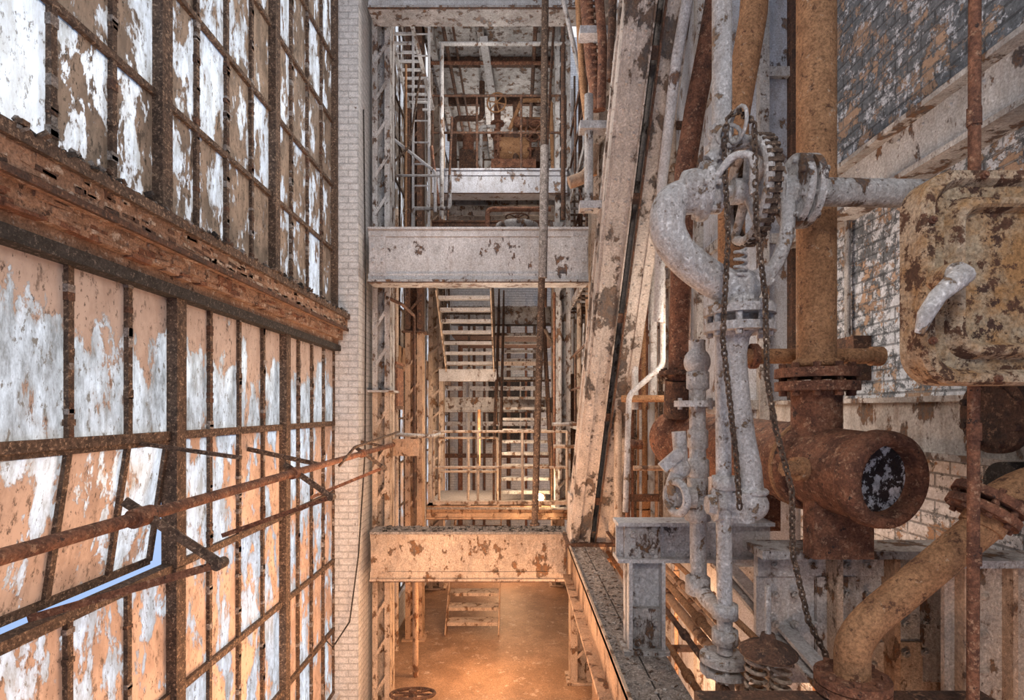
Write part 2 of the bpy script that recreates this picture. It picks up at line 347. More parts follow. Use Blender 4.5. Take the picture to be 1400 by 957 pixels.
girder('cross_girder',-1.62,.80,6.0,1.40,2.0,white)
girder('cross_girder',-1.60,.56,6.0,-1.88,-1.34,tanw,top=debris)
girder('cross_girder',-1.62,.9,6.0,4.40,4.85,white)
girder('cross_girder',-1.3,.80,8.5,3.36,3.74,bluew,stiff=False)
girder('cross_girder',-1.35,.80,8.8,2.86,3.04,rustd,stiff=False)
girder('cross_girder',-1.45,.9,8.9,-1.78,-1.56,tan,stiff=False)
girder('cross_girder',-1.45,.9,11.2,-.05,.25,whiteh,stiff=False)
girder('cross_girder',-1.45,.9,12.2,1.9,2.3,whiteh,stiff=False)
b=B('deck_debris')
for i in range(420):
    p=V((-1.5+2.0*R(),6.02+.26*R(),-1.333)); d=V((R()-.5,R()-.5,.1*(R()-.5)))*.045; b.bar(p-d,p+d,.008+.02*R(),.004+.01*R(),random.choice([debris,soot_shade,debris]))
for i in range(600):
    p=V((.54+.27*R(),1.5+4.2*R(),-1.338)); d=V((R()-.5,R()-.5,.05*(R()-.5)))*.024; b.bar(p-d,p+d,.004+.012*R(),.003+.004*R(),random.choice([debris,debris,whiteh,frame_m]))
b.done()
b=B('runner_beam')
b.box((.52,.4,-1.37),(.665,6.0,-1.34),debris); b.box((.675,.4,-1.37),(.82,6.0,-1.34),debris)
b.box((.52,.4,-1.37),(.535,6.0,-1.325),tanw); b.box((.655,.4,-1.39),(.685,6.0,-1.37),soot_shade)
b.box((.60,.4,-1.80),(.62,6.0,-1.37),tan); b.box((.72,.4,-1.80),(.74,6.0,-1.37),tan); b.box((.52,.4,-1.83),(.82,6.0,-1.80),tan)
y=1.6
while y<5.9:
    for x in (.55,.64,.70,.79): b.rivet((x,y,-1.34),(0,0,1),.013,debris)
    y+=.18
b.done()
b=B('diagonal_brace')
P0=V((.75,5.62,-1.34)); dr=V((.17,-2.02,4.03)); P1=P0+dr*1.35; a=dr.normalized(); sx=V((1,0,0)); sx=(sx-a*sx.dot(a)).normalized(); fr=a.cross(sx)
if fr.y>0: fr=-fr
def bb(w,h,ox,of,m): b.bar(P0+sx*ox+fr*of,P1+sx*ox+fr*of,w,h,m,sx)
bb(.18,.02,-.115,.15,brace_m); bb(.18,.02,.115,.15,brace_m); bb(.18,.02,-.115,-.15,brace_m); bb(.18,.02,.115,-.15,brace_m)
bb(.02,.3,-.195,0,brace_m); bb(.02,.3,.195,0,brace_m); bb(.03,.02,0,.02,soot_shade)  # dark strip inside the slot stands in for its shade
bb(.065,.014,-.165,.167,brace_m); bb(.065,.014,.165,.167,brace_m); bb(.012,.05,-.032,.165,brace_m); bb(.012,.05,.032,.165,rustd)
bb(.014,.065,-.212,.125,brace_m); bb(.014,.065,-.212,-.125,brace_m)
L=(P1-P0).length; k=.12
while k<L:
    for ox in (-.165,-.07,.07,.165):
        b.rivet(P0+a*k+sx*ox+fr*(.174 if abs(ox)>.1 else .16),fr,.012,brace_m)
    for of in (.125,-.125): b.rivet(P0+a*k-sx*.219+fr*of,-sx,.012,brace_m)
    k+=.15
k=.6
while k<L:
    b.bar(P0+a*k-sx*.03+fr*.15,P0+a*k+sx*.03+fr*.15,.08,.012,rustd,a); k+=.9
b.box((.5,5.35,-1.34),(.98,5.85,-1.31),rustd); b.bar(P0+V((-.205,-.1,0)),P0+V((-.205,-.1,.5)),.3,.02,brace_m,(0,1,0))
b.done()
b=B('bolted_support_post')
b.box((.59,2.98,-1.34),(.84,3.2,-1.315),whiteh); b.box((.62,3.0,-1.34),(.64,3.16,-.84),white); b.box((.80,3.0,-1.34),(.82,3.16,-.84),white); b.box((.62,3.07,-1.34),(.82,3.09,-.84),white)
b.box((.64,3.03,-1.315),(.80,3.07,-1.1),whiteh)
for x in (.67,.77):
    for z in (-1.28,-1.17): b.bolt((x,3.03,z),(0,-1,0),.022,whiteh)
b.box((.56,3.0,-.84),(1.42,3.16,-.82),white); b.box((.56,3.0,-.64),(1.42,3.16,-.62),white); b.box((.56,3.06,-.82),(1.42,3.08,-.64),white)
b.box((.60,3.03,-.82),(.80,3.06,-.64),whiteh)
for x in (.65,.75):
    for z in (-.78,-.69): b.bolt((x,3.03,z),(0,-1,0),.02,whiteh)
b.done()

# ================= RIGHT SIDE WALL FEATURES
b=B('boiler_casing')
b.box((1.78,4.65,FZ),(2.7,14.5,11),bluew)
for z in (-1.4,0.,1.4,2.8,4.2):
    b.box((1.74,4.6,z),(1.8,14.5,z+.08),whiteh); b.box((1.78,4.60,z),(2.4,4.66,z+.08),whiteh)
for y in rng(5.2,14,8): b.box((1.72,y,FZ),(1.79,y+.1,TOP),whiteh)
b.box((2.04,4.58,-.2),(2.12,4.66,TOP),whiteh); b.box((2.3,4.56,-.2),(2.38,4.66,TOP),rustd)
for i in range(40): b.rivet((2.08,4.58,-.1+i*.15),(0,-1,0),.014,whiteh); b.rivet((1.83,4.65,-.1+i*.15),(0,-1,0),.014,white)
b.done()
b=B('wall_channel_beam')
b.box((2.30,-1,1.36),(2.4,4.6,1.68),white); b.box((2.22,-1,1.66),(2.4,4.6,1.69),whiteh); b.box((2.22,-1,1.34),(2.4,4.6,1.37),whiteh)
for i in range(20): 
    for z in (1.42,1.61): b.rivet((2.30,.5+i*.2,z),(-1,0,0),.014,white)
b.done()
b=B('wall_ledge_beam'); b.box((2.12,.5,.04),(2.4,4.6,.07),whiteh); b.box((2.16,.5,-.22),(2.2,4.6,.04),whiteh); b.box((2.12,.5,-.25),(2.4,4.6,-.22),whiteh); b.done()
b=B('wall_conduit'); b.cyl((2.36,3.9,-3),(2.36,3.9,1.34),.02,whiteh); b.cyl((2.36,4.3,-3),(2.36,4.3,1.34),.03,rusto); b.box((2.28,3.7,.2),(2.4,3.95,.5),rustd); b.done()
b=B('riveted_plate_girder')
y=2.85
b.box((1.25,y,-1.42),(2.4,y+.03,-.74),white); b.box((1.22,y-.14,-.74),(2.4,y+.1,-.70),whiteh); b.box((1.25,y-.02,-.86),(2.4,y,-.74),white)
b.box((1.60,y-.12,-2.2),(1.63,y,-.74),tanw); b.box((1.63,y-.02,-2.2),(2.4,y+.01,-1.2),tanw); b.box((1.9,y-.10,-2.2),(1.93,y,-.74),tan)
b.box((1.55,y-.03,-1.4),(1.75,y,-.86),whiteh); b.box((2.1,y-.03,-1.4),(2.3,y,-.86),whiteh)
for x in (1.33,1.43,1.53,1.70,1.80,2.0,2.1,2.2):
    for z in (-.80,-.95,-1.1,-1.25): 
        if R()<.8: b.bolt((x,y-.03,z),(0,-1,0),.02,whiteh)
for x in (1.68,1.72,1.8,1.84):
    for z in (-1.2,-1.32,-1.44,-1.56): b.rivet((x,y-.03,z),(0,-1,0),.022,tanw)
# near salmon stiffened panel
b.box((1.72,2.2,-2.0),(2.4,2.22,-.62),tanw); b.box((1.70,2.14,-.62),(2.4,2.3,-.59),whiteh)
for x in (1.76,1.95,2.14): b.box((x,2.15,-2.0),(x+.02,2.2,-.62),tan)
for x in (1.84,1.88,2.04,2.08):
    for z in (-.75,-.9,-1.05,-1.2): b.rivet((x,2.2,z),(0,-1,0),.018,tanw)
b.done()
b=B('sloping_brace_angle'); p0=W(985,770,3.6); p1=W(1150,960,2.4); b.bar(p0,p1,.02,.12,whiteh,(0,0,1)); b.bar(p0+V((0,0,.05)),p1+V((0,0,.05)),.08,.02,white,(1,0,0)); b.done()
b=B('front_edge_beam'); b.box((.66,1.93,-1.08),(1.72,2.03,-1.04),rustd); b.box((.66,1.97,-1.3),(1.72,1.99,-1.08),rustd); b.done()

# ================= DRUM HEADER
b=B('rusty_header_drum')
N=V((1.60,2.34,-.305)); Fr=V((1.16,4.15,-.20)); ax=(Fr-N).normalized(); Lg=(Fr-N).length; r=.2
b.lathe(N,ax,[(.07,.145),(.02,.15),(.0,.156),(-.012,.164),(-.012,.194),(0,.207),(.03,.214),(.08,.214),(.10,.2),(.40,.2)],rust,40)
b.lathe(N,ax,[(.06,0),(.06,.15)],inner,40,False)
b.lathe(N,ax,[(.40,.2),(.40,.214),(.44,.222),(.54,.222),(.58,.205),(Lg-.3,.2),(Lg-.28,.235),(Lg-.18,.235),(Lg-.16,.2),(Lg-.05,.19),(Lg,.14),(Lg,.0)],rust,40)
side=V((-.86,-.3,.05)).normalized()
c2=N+ax*.30
b.cyl(c2+side*.17,c2+side*.24,.055,rusto,seg=18); b.cyl(c2+side*.24,c2+side*.31,.038,rusto,seg=6)
b.ring(N+ax*.47,ax,.215,.016,rusto,36); b.ring(N+ax*.003,ax,.178,.006,rusto,36,6)
for t in (.75,.95,1.15,1.35): 
    cc=N+ax*t; b.cyl(cc+side*.18,cc+side*.23,.03,rust,seg=10)
for t in (.28,.9):
    cc=N+ax*t; b.box((cc.x-.14,cc.y-.05,-.70),(cc.x+.14,cc.y+.05,cc.z-.12),rust)
b.done()

# ================= PIPES RIGHT
b=B('orange_riser_pipe')
x,y=1.49,2.72
b.cyl((x,y,3.2),(x,y,.17),.09,rusto,seg=28)
b.flange((x,y,.18),(0,0,1),.19,.045,rust,10); b.flange((x,y,.115),(0,0,1),.19,.045,rust,10)
b.cyl((x,y,.10),(x,y,-.16),.115,rust,seg=28); b.ring((x,y,.23),(0,0,1),.09,.02,rusto)
b.done()
b=B('white_supply_pipe')
b.cyl(W(987,-150,2.5),W(987,185,2.5),.044,pipew); b.flange(W(987,205,2.48),(0,0,1),.075,.03,pipew,6); b.done()
b=B('chain_wheel_valve')
yv=2.4; zc=.93; k=yv/F
def Q(u,v,dy=0): return V(((u-705)*k,yv+dy,(560-v)*k))
C=Q(1022,262)
b.ring(C,(1,0,0),.21,.022,pipew,36); b.ring(C+V((.035,0,0)),(1,0,0),.21,.016,frame_m,36)
for i in range(36):
    g=2*math.pi*i/36; p=C+V((.018,math.cos(g)*.227,math.sin(g)*.227)); b.bar(p-V((.03,0,0)),p+V((.03,0,0)),.012,.018,frame_m,(0,math.cos(g),math.sin(g)))
for i in range(5):
    g=2*math.pi*i/5+.4; b.tube([C,C+V((0,math.cos(g)*.2,math.sin(g)*.2))],[.026,.018],pipew,8)
b.cyl(C-V((.07,0,0)),C+V((.07,0,0)),.055,pipew)
b.cyl(Q(960,262),Q(1105,262),.026,pipew)
b.lathe(Q(945,262),(1,0,0),[(-.06,.03),(-.04,.085),(0,.095),(.03,.095),(.04,.125),(.065,.125),(.07,.08),(.12,.055),(.14,.03)],pipew,24)
for i in range(6):
    g=2*math.pi*i/6; b.cyl(Q(945,262)+V((.02,.105*math.cos(g),.105*math.sin(g))),Q(945,262)+V((.09,.105*math.cos(g),.105*math.sin(g))),.014,pipew,seg=6)
yk=[Q(965,225,-.03),Q(990,202,-.03),Q(1025,196,-.03),Q(1054,222,-.03),Q(1073,270,-.03),Q(1073,320,-.03),Q(1059,362,-.03),Q(1035,392,-.02)]
b.pipe(yk,.03,pipew,12,bend=.08)
b.pipe([Q(1050,228,-.03),Q(1075,255,-.02),Q(1095,262,0)],.024,pipew,12)
b.pipe([Q(985,268),Q(930,268),Q(912,285),Q(912,322),Q(935,354),Q(975,384),Q(1012,398),Q(1012,422)],.076,pipew,22,bend=.1)
b.ring(Q(955,268),(1,0,0),.075,.018,pipew,20); 
b.lathe(Q(1012,455),(0,0,1),[(0,.05),(.04,.06),(.1,.075),(.16,.06),(.2,.03)],pipew,24)
b.sphere(Q(1012,395),.088,pipew); b.cyl(Q(1037,382)-V((0,.06,0)),Q(1037,382)+V((0,.06,0)),.045,pipew)
b.flange(Q(1011,426),(0,0,1),.15,.035,pipew,8); b.flange(Q(1011,449),(0,0,1),.15,.035,pipew,8)
b.lathe(Q(1005,500),(0,0,1),[(0,.04),(.05,.048),(.12,.06),(.16,.085)],pipew,24)
b.cyl(Q(985,240),Q(985,175),.03,pipew); b.lathe(Q(985,225),(0,0,1),[(0,.06),(.04,.06),(.05,.045),(.11,.04),(.13,.055),(.16,.055),(.17,.03)],pipew,16)
b.pipe([Q(962,262,-.1),Q(985,232,-.14),Q(1003,240,-.2),Q(1003,290,-.2)],.016,pipew,8)
b.tube([Q(1005,345)+V((.024*math.cos(t*.7),.024*math.sin(t*.7)-.06,-.0035*t)) for t in range(40)],.007,pipew,6)
b.done()
b=B('hanging_chain')
b.ring(Q(990,195,-.06),(.3,1,0),.045,.009,pipew,16,6); b.ring(Q(994,190,-.12),(1,.1,0),.07,.008,pipew,16,6)
b.chain([Q(978,215,-.1),Q(982,178,-.1),Q(996,168,-.1),Q(1004,200,-.2),Q(1004,330,-.22),Q(1018,420,-.2),Q(1020,520,-.2),Q(1030,580,-.2),Q(1048,660,-.22),Q(1052,740,-.2),Q(1072,825,-.2),Q(1100,880,-.2),Q(1118,935,-.2)],frame_m)
b.chain([Q(978,215,-.1),Q(975,340,-.17),Q(968,470,-.17),Q(985,620,-.17),Q(990,690,-.17)],frame_m)
b.done()
b=B('valve_outlet_pipe')
b.cyl(Q(1100,262),Q(1420,268),.060,whiteh,seg=24)
b.flange(Q(1086,262),(1,0,0),.155,.03,whiteh,8); b.flange(Q(1101,262),(1,0,0),.155,.03,whiteh,8); b.cyl(Q(1065,262),Q(1088,262),.07,whiteh)
b.cyl(Q(1420,268),(2.42,2.4,.93),.052,whiteh); b.done()
b=B('white_drop_pipe')
b.tube([Q(1003,450),Q(1006,500),Q(1011,550),Q(1018,600),Q(1026,640),Q(1029,680)],[.05,.048,.046,.046,.047,.05],pipew,18)
b.sphere(Q(1028,690),.07,pipew,(1,1,1)); b.pipe([Q(1030,690),Q(1000,692),Q(985,680),Q(990,660)],.045,pipew); b.cyl(Q(1012,672),Q(1012,712),.06,pipew)
b.ring(Q(1029,672),(0,0,1),.052,.015,pipew,16)
b.lathe(Q(985,690),(-1,0,0),[(0,.05),(.0,.075),(.03,.075),(.03,.05),(.06,.04),(.06,0)],pipew,8,False)
b.done()
b=B('white_drain_pipe')
b.cyl(Q(988,455),Q(991,893),.033,pipew)
for v in (660,835,870): b.lathe(Q(991,v),(0,0,1),[(-.03,.033),(-.03,.055),(.03,.055),(.03,.033)],pipew,16)
b.flange(Q(991,900),(0,0,1),.105,.025,pipew,6); b.flange(Q(991,915),(0,0,1),.105,.025,pipew,6); b.cyl(Q(991,915),Q(991,990),.04,pipew); b.done()
b=B('fitted_branch_pipe')
y2=2.72
b.pipe([W(953,490,y2),W(955,800,y2),W(968,822,y2-.1),W(990,838,2.45)],.04,pipew,16)
b.sphere(W(953,495,y2),.065,pipew,(1,1,1.1)); b.flange(W(950,552,y2),(0,0,1),.10,.03,pipew,6)
for v,rr in ((520,.055),(600,.05),(640,.055),(665,.05),(700,.062),(800,.06)): b.lathe(W(954,v,y2),(0,0,1),[(-.05,.04),(-.04,rr),(.04,rr),(.05,.04)],pipew,12)
b.cyl(W(953,480,y2),W(953,465,y2),.04,pipew,seg=6)
b.done()
b=B('small_gate_valve')
c=W(930,640,2.65); b.sphere(c,.05,pipew); b.cyl(W(950,680,2.65),W(922,680,2.65),.05,pipew); b.ring(W(925,680,2.6),(1,.4,0),.075,.02,pipew,20)
b.pipe([W(928,590,2.65),W(932,640,2.65),W(918,660,2.65),W(925,690,2.65)],.034,pipew); b.bar(W(905,640,2.6),W(930,618,2.6),.05,.03,pipew); b.done()
b=B('curved_brown_pipe'); b.tube([W(1035,-60,3.1),W(1030,20,3.1),W(1018,90,3.1),W(1006,160,3.15),W(1000,260,3.2),W(1000,400,3.2),W(1002,500,3.1)],.075,rusto,18); b.done()
b=B('rusted_downcomer_pipe'); b.tube([W(985,-40,3.6),W(968,60,3.6),W(950,150,3.6),W(937,230,3.6),W(932,330,3.6),W(928,520,3.7)],.068,rust,16); b.cyl(W(928,520,3.7),W(925,570,3.75),.09,rustd)
b.flange(W(926,510,3.7),(0,0,1),.12,.03,rustd,8); b.done()
b=B('white_inclined_pipe'); b.tube([W(945,-30,3.4),W(925,80,3.5),W(905,250,3.8),W(900,440,4.0)],.035,white,12); b.done()
b=B('short_rusty_pipe'); b.cyl(W(1008,487,3.05),W(1190,487,3.0),.042,rusto); b.cyl(W(1190,487,3.0),W(1205,487,3.0),.052,rusto); b.flange(W(1030,487,3.04),(1,0,0),.07,.03,rust,6); b.done()
b=B('bent_rusty_pipe')
b.pipe([W(1165,925,2.0),W(1165,868,2.0),W(1345,718,2.0)],.060,rusto,22,bend=.14)
b.flange(W(1343,700,2.0),V((.55,0,.83)),.115,.03,rust,8); b.flange(W(1352,683,2.0),V((.55,0,.83)),.115,.03,rust,8)
b.pipe([W(1340,722,2.0),W(1365,685,2.0),W(1430,655,2.0),(2.4,2.0,-.22)],.07,rusto,20)
b.flange(W(1165,928,2.0),(0,0,1),.125,.03,rust,8); b.flange(W(1165,941,2.0),(0,0,1),.125,.03,rust,8); b.done()
b=B('vertical_tie_rod'); b.cyl(W(1333,-100,1.75),W(1330,1000,1.75),.017,rust,seg=12)
for v in (160,590,760): b.cyl(W(1332,v-12,1.75),W(1332,v+12,1.75),.022,rust,seg=6)
b.done()
b=B('capped_spring_hanger')
c=W(1050,893,2.2); b.lathe(c,(0,0,1),[(0,.11),(.012,.11),(.03,.085),(.045,.035),(.08,.025),(.08,0)],rustd,24); b.lathe(c,(0,0,1),[(0,.11),(-.01,.10),(-.01,0)],tan,24)
b.cyl(c,c+V((0,0,.27)),.012,whiteh)
for dx in (-.05,.05):
    b.tube([c+V((dx+.036*math.cos(t*.6),.036*math.sin(t*.6),-.01-.0032*t)) for t in range(75)],.009,tanw,6)
b.box((c.x-.14,c.y-.07,c.z-.28),(c.x+.14,c.y+.07,c.z-.25),rustd); b.done()
b=B('parallel_pipe_run')
for i,(x,z,r_,m) in enumerate([(.98,-1.12,.022,rusto),(1.06,-1.30,.03,tan),(1.16,-1.22,.018,tan),(1.3,-1.42,.03,tanw),(.92,-1.42,.02,rusto),(1.45,-1.6,.035,rust),(.9,-1.2,.016,rustd),(1.1,-1.05,.016,rusto)]):
    b.cyl((x,2.3,z),(x,9,z),r_,m,seg=12)
    for y_ in (2.9,3.8,5.0): b.cyl((x,y_,z),(x,y_+.06,z),r_*1.5,m,seg=8)
for y_ in (2.6,3.4,4.4,5.4): b.bar((.84,y_,-1.48),(1.6,y_,-1.48),.04,.03,tan)
b.done()
def rrect(cx,cz,w,h,rad,y,n=6):
    out=[]
    for (sx_,sz_,a0) in ((1,1,0),(-1,1,90),(-1,-1,180),(1,-1,270)):
        for i in range(n+1):
            g=math.radians(a0+90*i/n); out.append(V((cx+sx_*(w/2-rad)+math.cos(g)*rad*1.0,y,cz+sz_*(h/2-rad)+math.sin(g)*rad)))
    return out
b=B('access_hatch'); cx,cz=1.49,.388
rings=[(.60,.63,.10,1.70),(.60,.63,.10,1.61),(.585,.615,.095,1.595),(.54,.57,.085,1.595),(.51,.54,.08,1.62),(.45,.48,.07,1.62),(.425,.455,.065,1.588),(.415,.445,.06,1.582),(.385,.415,.055,1.582),(.37,.40,.05,1.59),(.35,.38,.04,1.615)]
n=28
def lay(i0,i1,m,cap=False):
    vs=[]
    for (w,h,rd,y_) in rings[i0:i1+1]: vs+=rrect(cx,cz,w,h,rd,y_)
    fs=[(i*n+k_,i*n+(k_+1)%n,(i+1)*n+(k_+1)%n,(i+1)*n+k_) for i in range(i1-i0) for k_ in range(n)]
    if cap: fs.append(tuple(range((i1-i0)*n,(i1-i0+1)*n)))
    b.add(vs,fs,m,False)
lay(0,4,hatch_p); lay(4,5,hatch_m); lay(5,9,hatch_p); lay(9,10,hatch_m,True)
b.box((1.62,1.72,.10),(2.4,2.0,.67),rustd); b.box((1.3,1.70,.14),(1.75,1.72,.64),rustd)
hb=W(1298,380,1.56); b.cyl(hb+V((0,.06,0)),hb-V((0,.03,0)),.04,hatch_p,seg=16); b.sphere(hb-V((0,.03,0)),.038,pipew,(1,.6,1))
b.tube([hb-V((0,.05,0)),W(1282,405,1.48),W(1266,430,1.48),W(1257,455,1.50)],[.03,.022,.021,.012],pipew,12)
for z in (.2,.58): b.cyl((1.80,1.62,z-.05),(1.80,1.62,z+.05),.03,rust)
for (px,pz) in ((1.21,.55),(1.21,.2),(1.5,.68),(1.36,.68),(1.4,.09),(1.6,.09)): b.bolt((px,1.597,pz),(0,-1,0),.012,rust)
b.done()
b=B('wall_valve_cylinder'); b.cyl((2.4,2.25,.0),(1.95,2.25,-.02),.12,rustd,seg=24); b.flange((1.97,2.25,-.02),(1,0,0),.16,.04,rustd,8); b.cyl((1.95,2.2,-.3),(2.4,2.2,-.3),.09,soot_shade); b.done()

# ================= WINDOW OPERATOR
b=B('window_operator_shaft')
xr,zr=-1.45,-.415
b.cyl((xr,.6,zr),(xr,6.9,zr),.025,rust,seg=14)
for y_,ex in ((2.13,.36),(3.6,.30),(5.2,.25)):
    b.cyl((xr,y_-.05,zr),(xr,y_+.05,zr),.038,rust); 
    p=V((xr,y_,zr)); e=p+V((.27,.06,-.20))*(ex/.36); b.bar(p-V((.07,0,-.06)),e,.035,.014,frame_m,(0,0,1)); b.cyl(e+V((0,-.03,0)),e+V((0,.03,0)),.022,frame_m)
    b.bar(e,(-1.98,y_+.1,-.85),.03,.012,rust,(0,0,1))
b.bar((-1.98,2.9,-.18),(xr,2.9,zr+.16),.02,.02,frame_m); 
for y_ in (4.1,6.1): b.bar((xr,y_,zr),(-2.0,y_,zr+.12),.03,.03,frame_m)
b.pipe([(xr,4.5,zr-.05),(xr+.1,4.6,zr+.1),(xr+.05,6.6,zr+.15)],.012,frame_m)
b.done()
b=B('slack_wire'); b.tube([W(497,150,5.9),W(500,400,5.9),W(499,620,5.9),W(490,760,5.9),W(478,850,5.85),W(455,885,5.8),W(440,870,5.8)],.009,soot_shade,6); b.done()

# ================= STAIRS, RAILS
def stair(name,x0,x1,a_,c_,n,mt,ms,rail=True,mr=None):
    b=B(name); ya,za=a_; yb,zb=c_
    for i in range(1,n+1):
        t=i/n; y=ya+(yb-ya)*t; z=za+(zb-za)*t; b.box((x0+.02,y-.12,z-.035),(x1-.02,y+.12,z),mt)
        b.box((x0+.02,y-.125,z-.05),(x1-.02,y-.115,z+.003),mt)
    for x in (x0,x1):
        b.bar((x,ya,za-.03),(x,yb,zb-.03),.02,.2,ms)
        if rail:
            for h in (.5,.95): b.tube([(x,ya,za+h),(x,yb,zb+h)],.018,mr or ms,8)
            for t in (0,.25,.5,.75,1): y=ya+(yb-ya)*t; z=za+(zb-za)*t; b.tube([(x,y,z),(x,y,z+.95)],.018,mr or ms,8)
    return b.done()
stair('open_tread_stair',-.26,.60,(9.1,-1.56),(12.0,1.65),16,whiteh,rustd,mr=rustd)
stair('open_tread_stair',-1.27,-.40,(10.2,.7),(8.8,2.0),8,white,tanw,mr=frame_m)
stair('open_tread_stair',-1.12,-.27,(8.75,FZ),(10.6,-1.6),11,tanw,tan,rail=False)
def rail(name,p0,p1,hs,n,m,r=.02,h0=0):
    b=B(name); p0=V(p0);p1=V(p1)
    for h in hs: b.tube([p0+V((0,0,h)),p1+V((0,0,h))],r,m,8)
    for i in range(n+1):
        p=p0.lerp(p1,i/n); b.tube([p+V((0,0,h0)),p+V((0,0,max(hs)))],r,m,8); b.cyl(p,p+V((0,0,.02)),r*2.2,m,seg=8)
    return b.done()
rail('guard_rail',(-1.25,8.95,-1.56),(-.3,8.95,-1.56),(.55,1.1),2,tanw)
rail('guard_rail',(-1.2,8.0,-1.34),(.75,8.0,-1.34),(.5,1.02),3,tanw)
rail('guard_rail',(-1.3,8.6,3.74),(.78,8.6,3.74),(.6,1.18),3,rustd)
rail('guard_rail',(-1.3,10.8,3.74),(.78,10.8,3.74),(.6,1.18),4,frame_m)
rail('guard_rail',(-1.3,10.0,.75),(-.4,10.0,.75),(.5,1.0),2,frame_m)
rail('guard_rail',(-.36,9.0,-1.56),(-.36,12.,1.65),(.98,),5,rustd)
b=B('mid_landing'); b.box((-1.45,8.9,-1.62),(.9,10.6,-1.56),debris); b.box((-1.4,10.05,.66),(-.35,11.4,.72),rustd); b.box((-1.4,10.03,.52),(-.35,10.08,.74),white)
b.box((-1.4,12.0,1.62),(.9,14.5,1.68),rustd); b.box((-1.2,7.95,-1.38),(.75,8.05,-1.33),tanw); b.done()
b=B('upper_deck'); b.box((-1.62,6.1,1.93),(.8,8.1,1.98),rustd); b.box((-1.3,8.6,3.68),(.8,11.5,3.74),rustd)
for y_ in rng(8.9,11.3,5): b.box((-1.3,y_,3.5),(.8,y_+.06,3.68),whiteh)
b.done()
b=B('ceiling'); b.box((-1.5,8.3,6.05),(.85,14.5,6.15),whiteh)
for x in (-1.35,-.55,.75): b.box((x-.05,8.3,5.85),(x+.05,14.5,6.05),whiteh)
for y_ in (8.3,9.4,10.6,12.): b.box((-1.5,y_,5.9),(.85,y_+.07,6.05),rustd)
b.bar((-.5,8.6,5.8),(-.35,11.2,5.7),.12,.12,white)
for x,r_ in ((-1.1,.03),(-.95,.02),(.3,.035),(.5,.02)): b.cyl((x,8.3,5.8),(x,12.8,5.8),r_,rustd,seg=10)
b.cyl((-1.4,9.1,5.75),(.8,9.1,5.75),.03,rust,seg=10)
b.done()
b=B('partition_panel'); b.box((-1.4,12.9,3.2),(1.7,13.0,6.05),whiteh)
for x in rng(-1.3,.7,4): b.box((x,12.85,3.2),(x+.06,12.9,6.05),rustd)
b.box((-1.3,12.8,4.2),(-.6,12.9,5.4),soot_shade); b.box((-.3,12.8,4.),(.5,12.9,5.2),frame_m)
b.done()
b=B('hoist_machine')
b.box((-.42,9.4,4.15),(.35,9.9,4.3),rust); b.cyl((-.3,9.6,4.55),(.25,9.6,4.55),.2,rusto,seg=22); b.cyl((.0,9.5,4.3),(.0,9.5,5.3),.05,rustd)
b.flange((-.3,9.6,4.55),(1,0,0),.25,.04,rust,8); b.flange((.25,9.6,4.55),(1,0,0),.25,.04,rust,8)
b.wheel((-.32,9.2,5.15),(.2,1,0),.16,rusto,6); b.cyl((-.32,9.2,5.15),(-.32,9.7,5.15),.025,rust); b.cyl((-.32,9.6,4.3),(-.32,9.6,5.3),.06,rust); b.flange((-.32,9.6,5.0),(0,0,1),.12,.03,rust,6); b.flange((-.32,9.6,4.8),(0,0,1),.12,.03,rust,6)
b.wheel((.32,9.3,4.72),(.5,1,0),.17,rust,4); b.cyl((.05,9.35,4.9),(.55,9.4,4.9),.06,rust); b.pipe([(-.1,9.4,4.8),(.1,9.4,5.3),(.6,9.4,5.3),(.65,9.4,3.8)],.035,rusto)
b.box((.2,9.5,4.3),(.45,9.8,4.55),rustd); b.cyl((-.05,9.7,5.05),(.5,9.7,5.05),.11,rusto); b.cyl((.5,9.7,5.05),(.56,9.7,5.05),.15,rust)
b.pipe([(-.6,9.5,3.8),(-.6,9.5,4.9),(-.35,9.5,4.9)],.03,whiteh); b.pipe([(.45,9.6,4.3),(.7,9.6,4.3),(.7,9.6,5.85)],.03,whiteh)
b.pipe([(-1.1,9.8,3.74),(-1.1,9.8,5.2),(-.6,9.8,5.2),(-.6,9.8,5.85)],.05,rustd); b.box((-1.0,9.7,3.74),(-.7,10.,4.6),rustd); b.cyl((-.85,9.85,4.6),(-.85,9.85,4.9),.1,rust)
b.sphere((.05,9.35,4.9),.09,rust); b.flange((.2,9.38,4.9),(1,0,0),.1,.03,rustd,6)
b.box((-.42,9.4,3.74),(-.34,9.5,4.15),rustd); b.box((.27,9.4,3.74),(.35,9.5,4.15),rustd); b.done()
b=B('storage_drum'); b.lathe((.02,7.7,1.98),(0,0,1),[(0,.26),(.52,.26),(.54,.30),(.60,.30),(.61,.27),(.61,0)],whiteh,26)
b.wheel((.02,7.7,2.70),(0,0,1),.16,rustd,4,.012); b.cyl((.02,7.7,2.58),(.02,7.7,2.72),.03,rustd)
b.done()
b=B('deck_equipment')
b.box((-1.2,7.6,1.98),(-.6,7.9,2.25),rustd); b.cyl((-1.1,7.7,2.4),(-.7,7.7,2.4),.12,rust); b.flange((-.7,7.7,2.4),(1,0,0),.15,.03,rustd,6)
b.box((.35,7.6,1.98),(.7,7.9,2.6),whiteh); b.pipe([(-.7,7.8,2.4),(-.4,7.8,2.4),(-.4,7.8,2.85),(.5,7.8,2.85)],.035,rust)
b.pipe([(-1.4,7.5,2.1),(-1.4,7.5,2.75),(-.9,7.5,2.75),(-.9,7.5,3.2)],.025,whiteh)
b.done()
b=B('suspended_conduit'); b.tube([W(746,-60,5.2),W(742,330,5.3),W(731,716,5.6)],.034,frame_m,10); b.flange(W(731,718,5.6)+V((0,0,.01)),(0,0,1),.05,.02,frame_m,4)
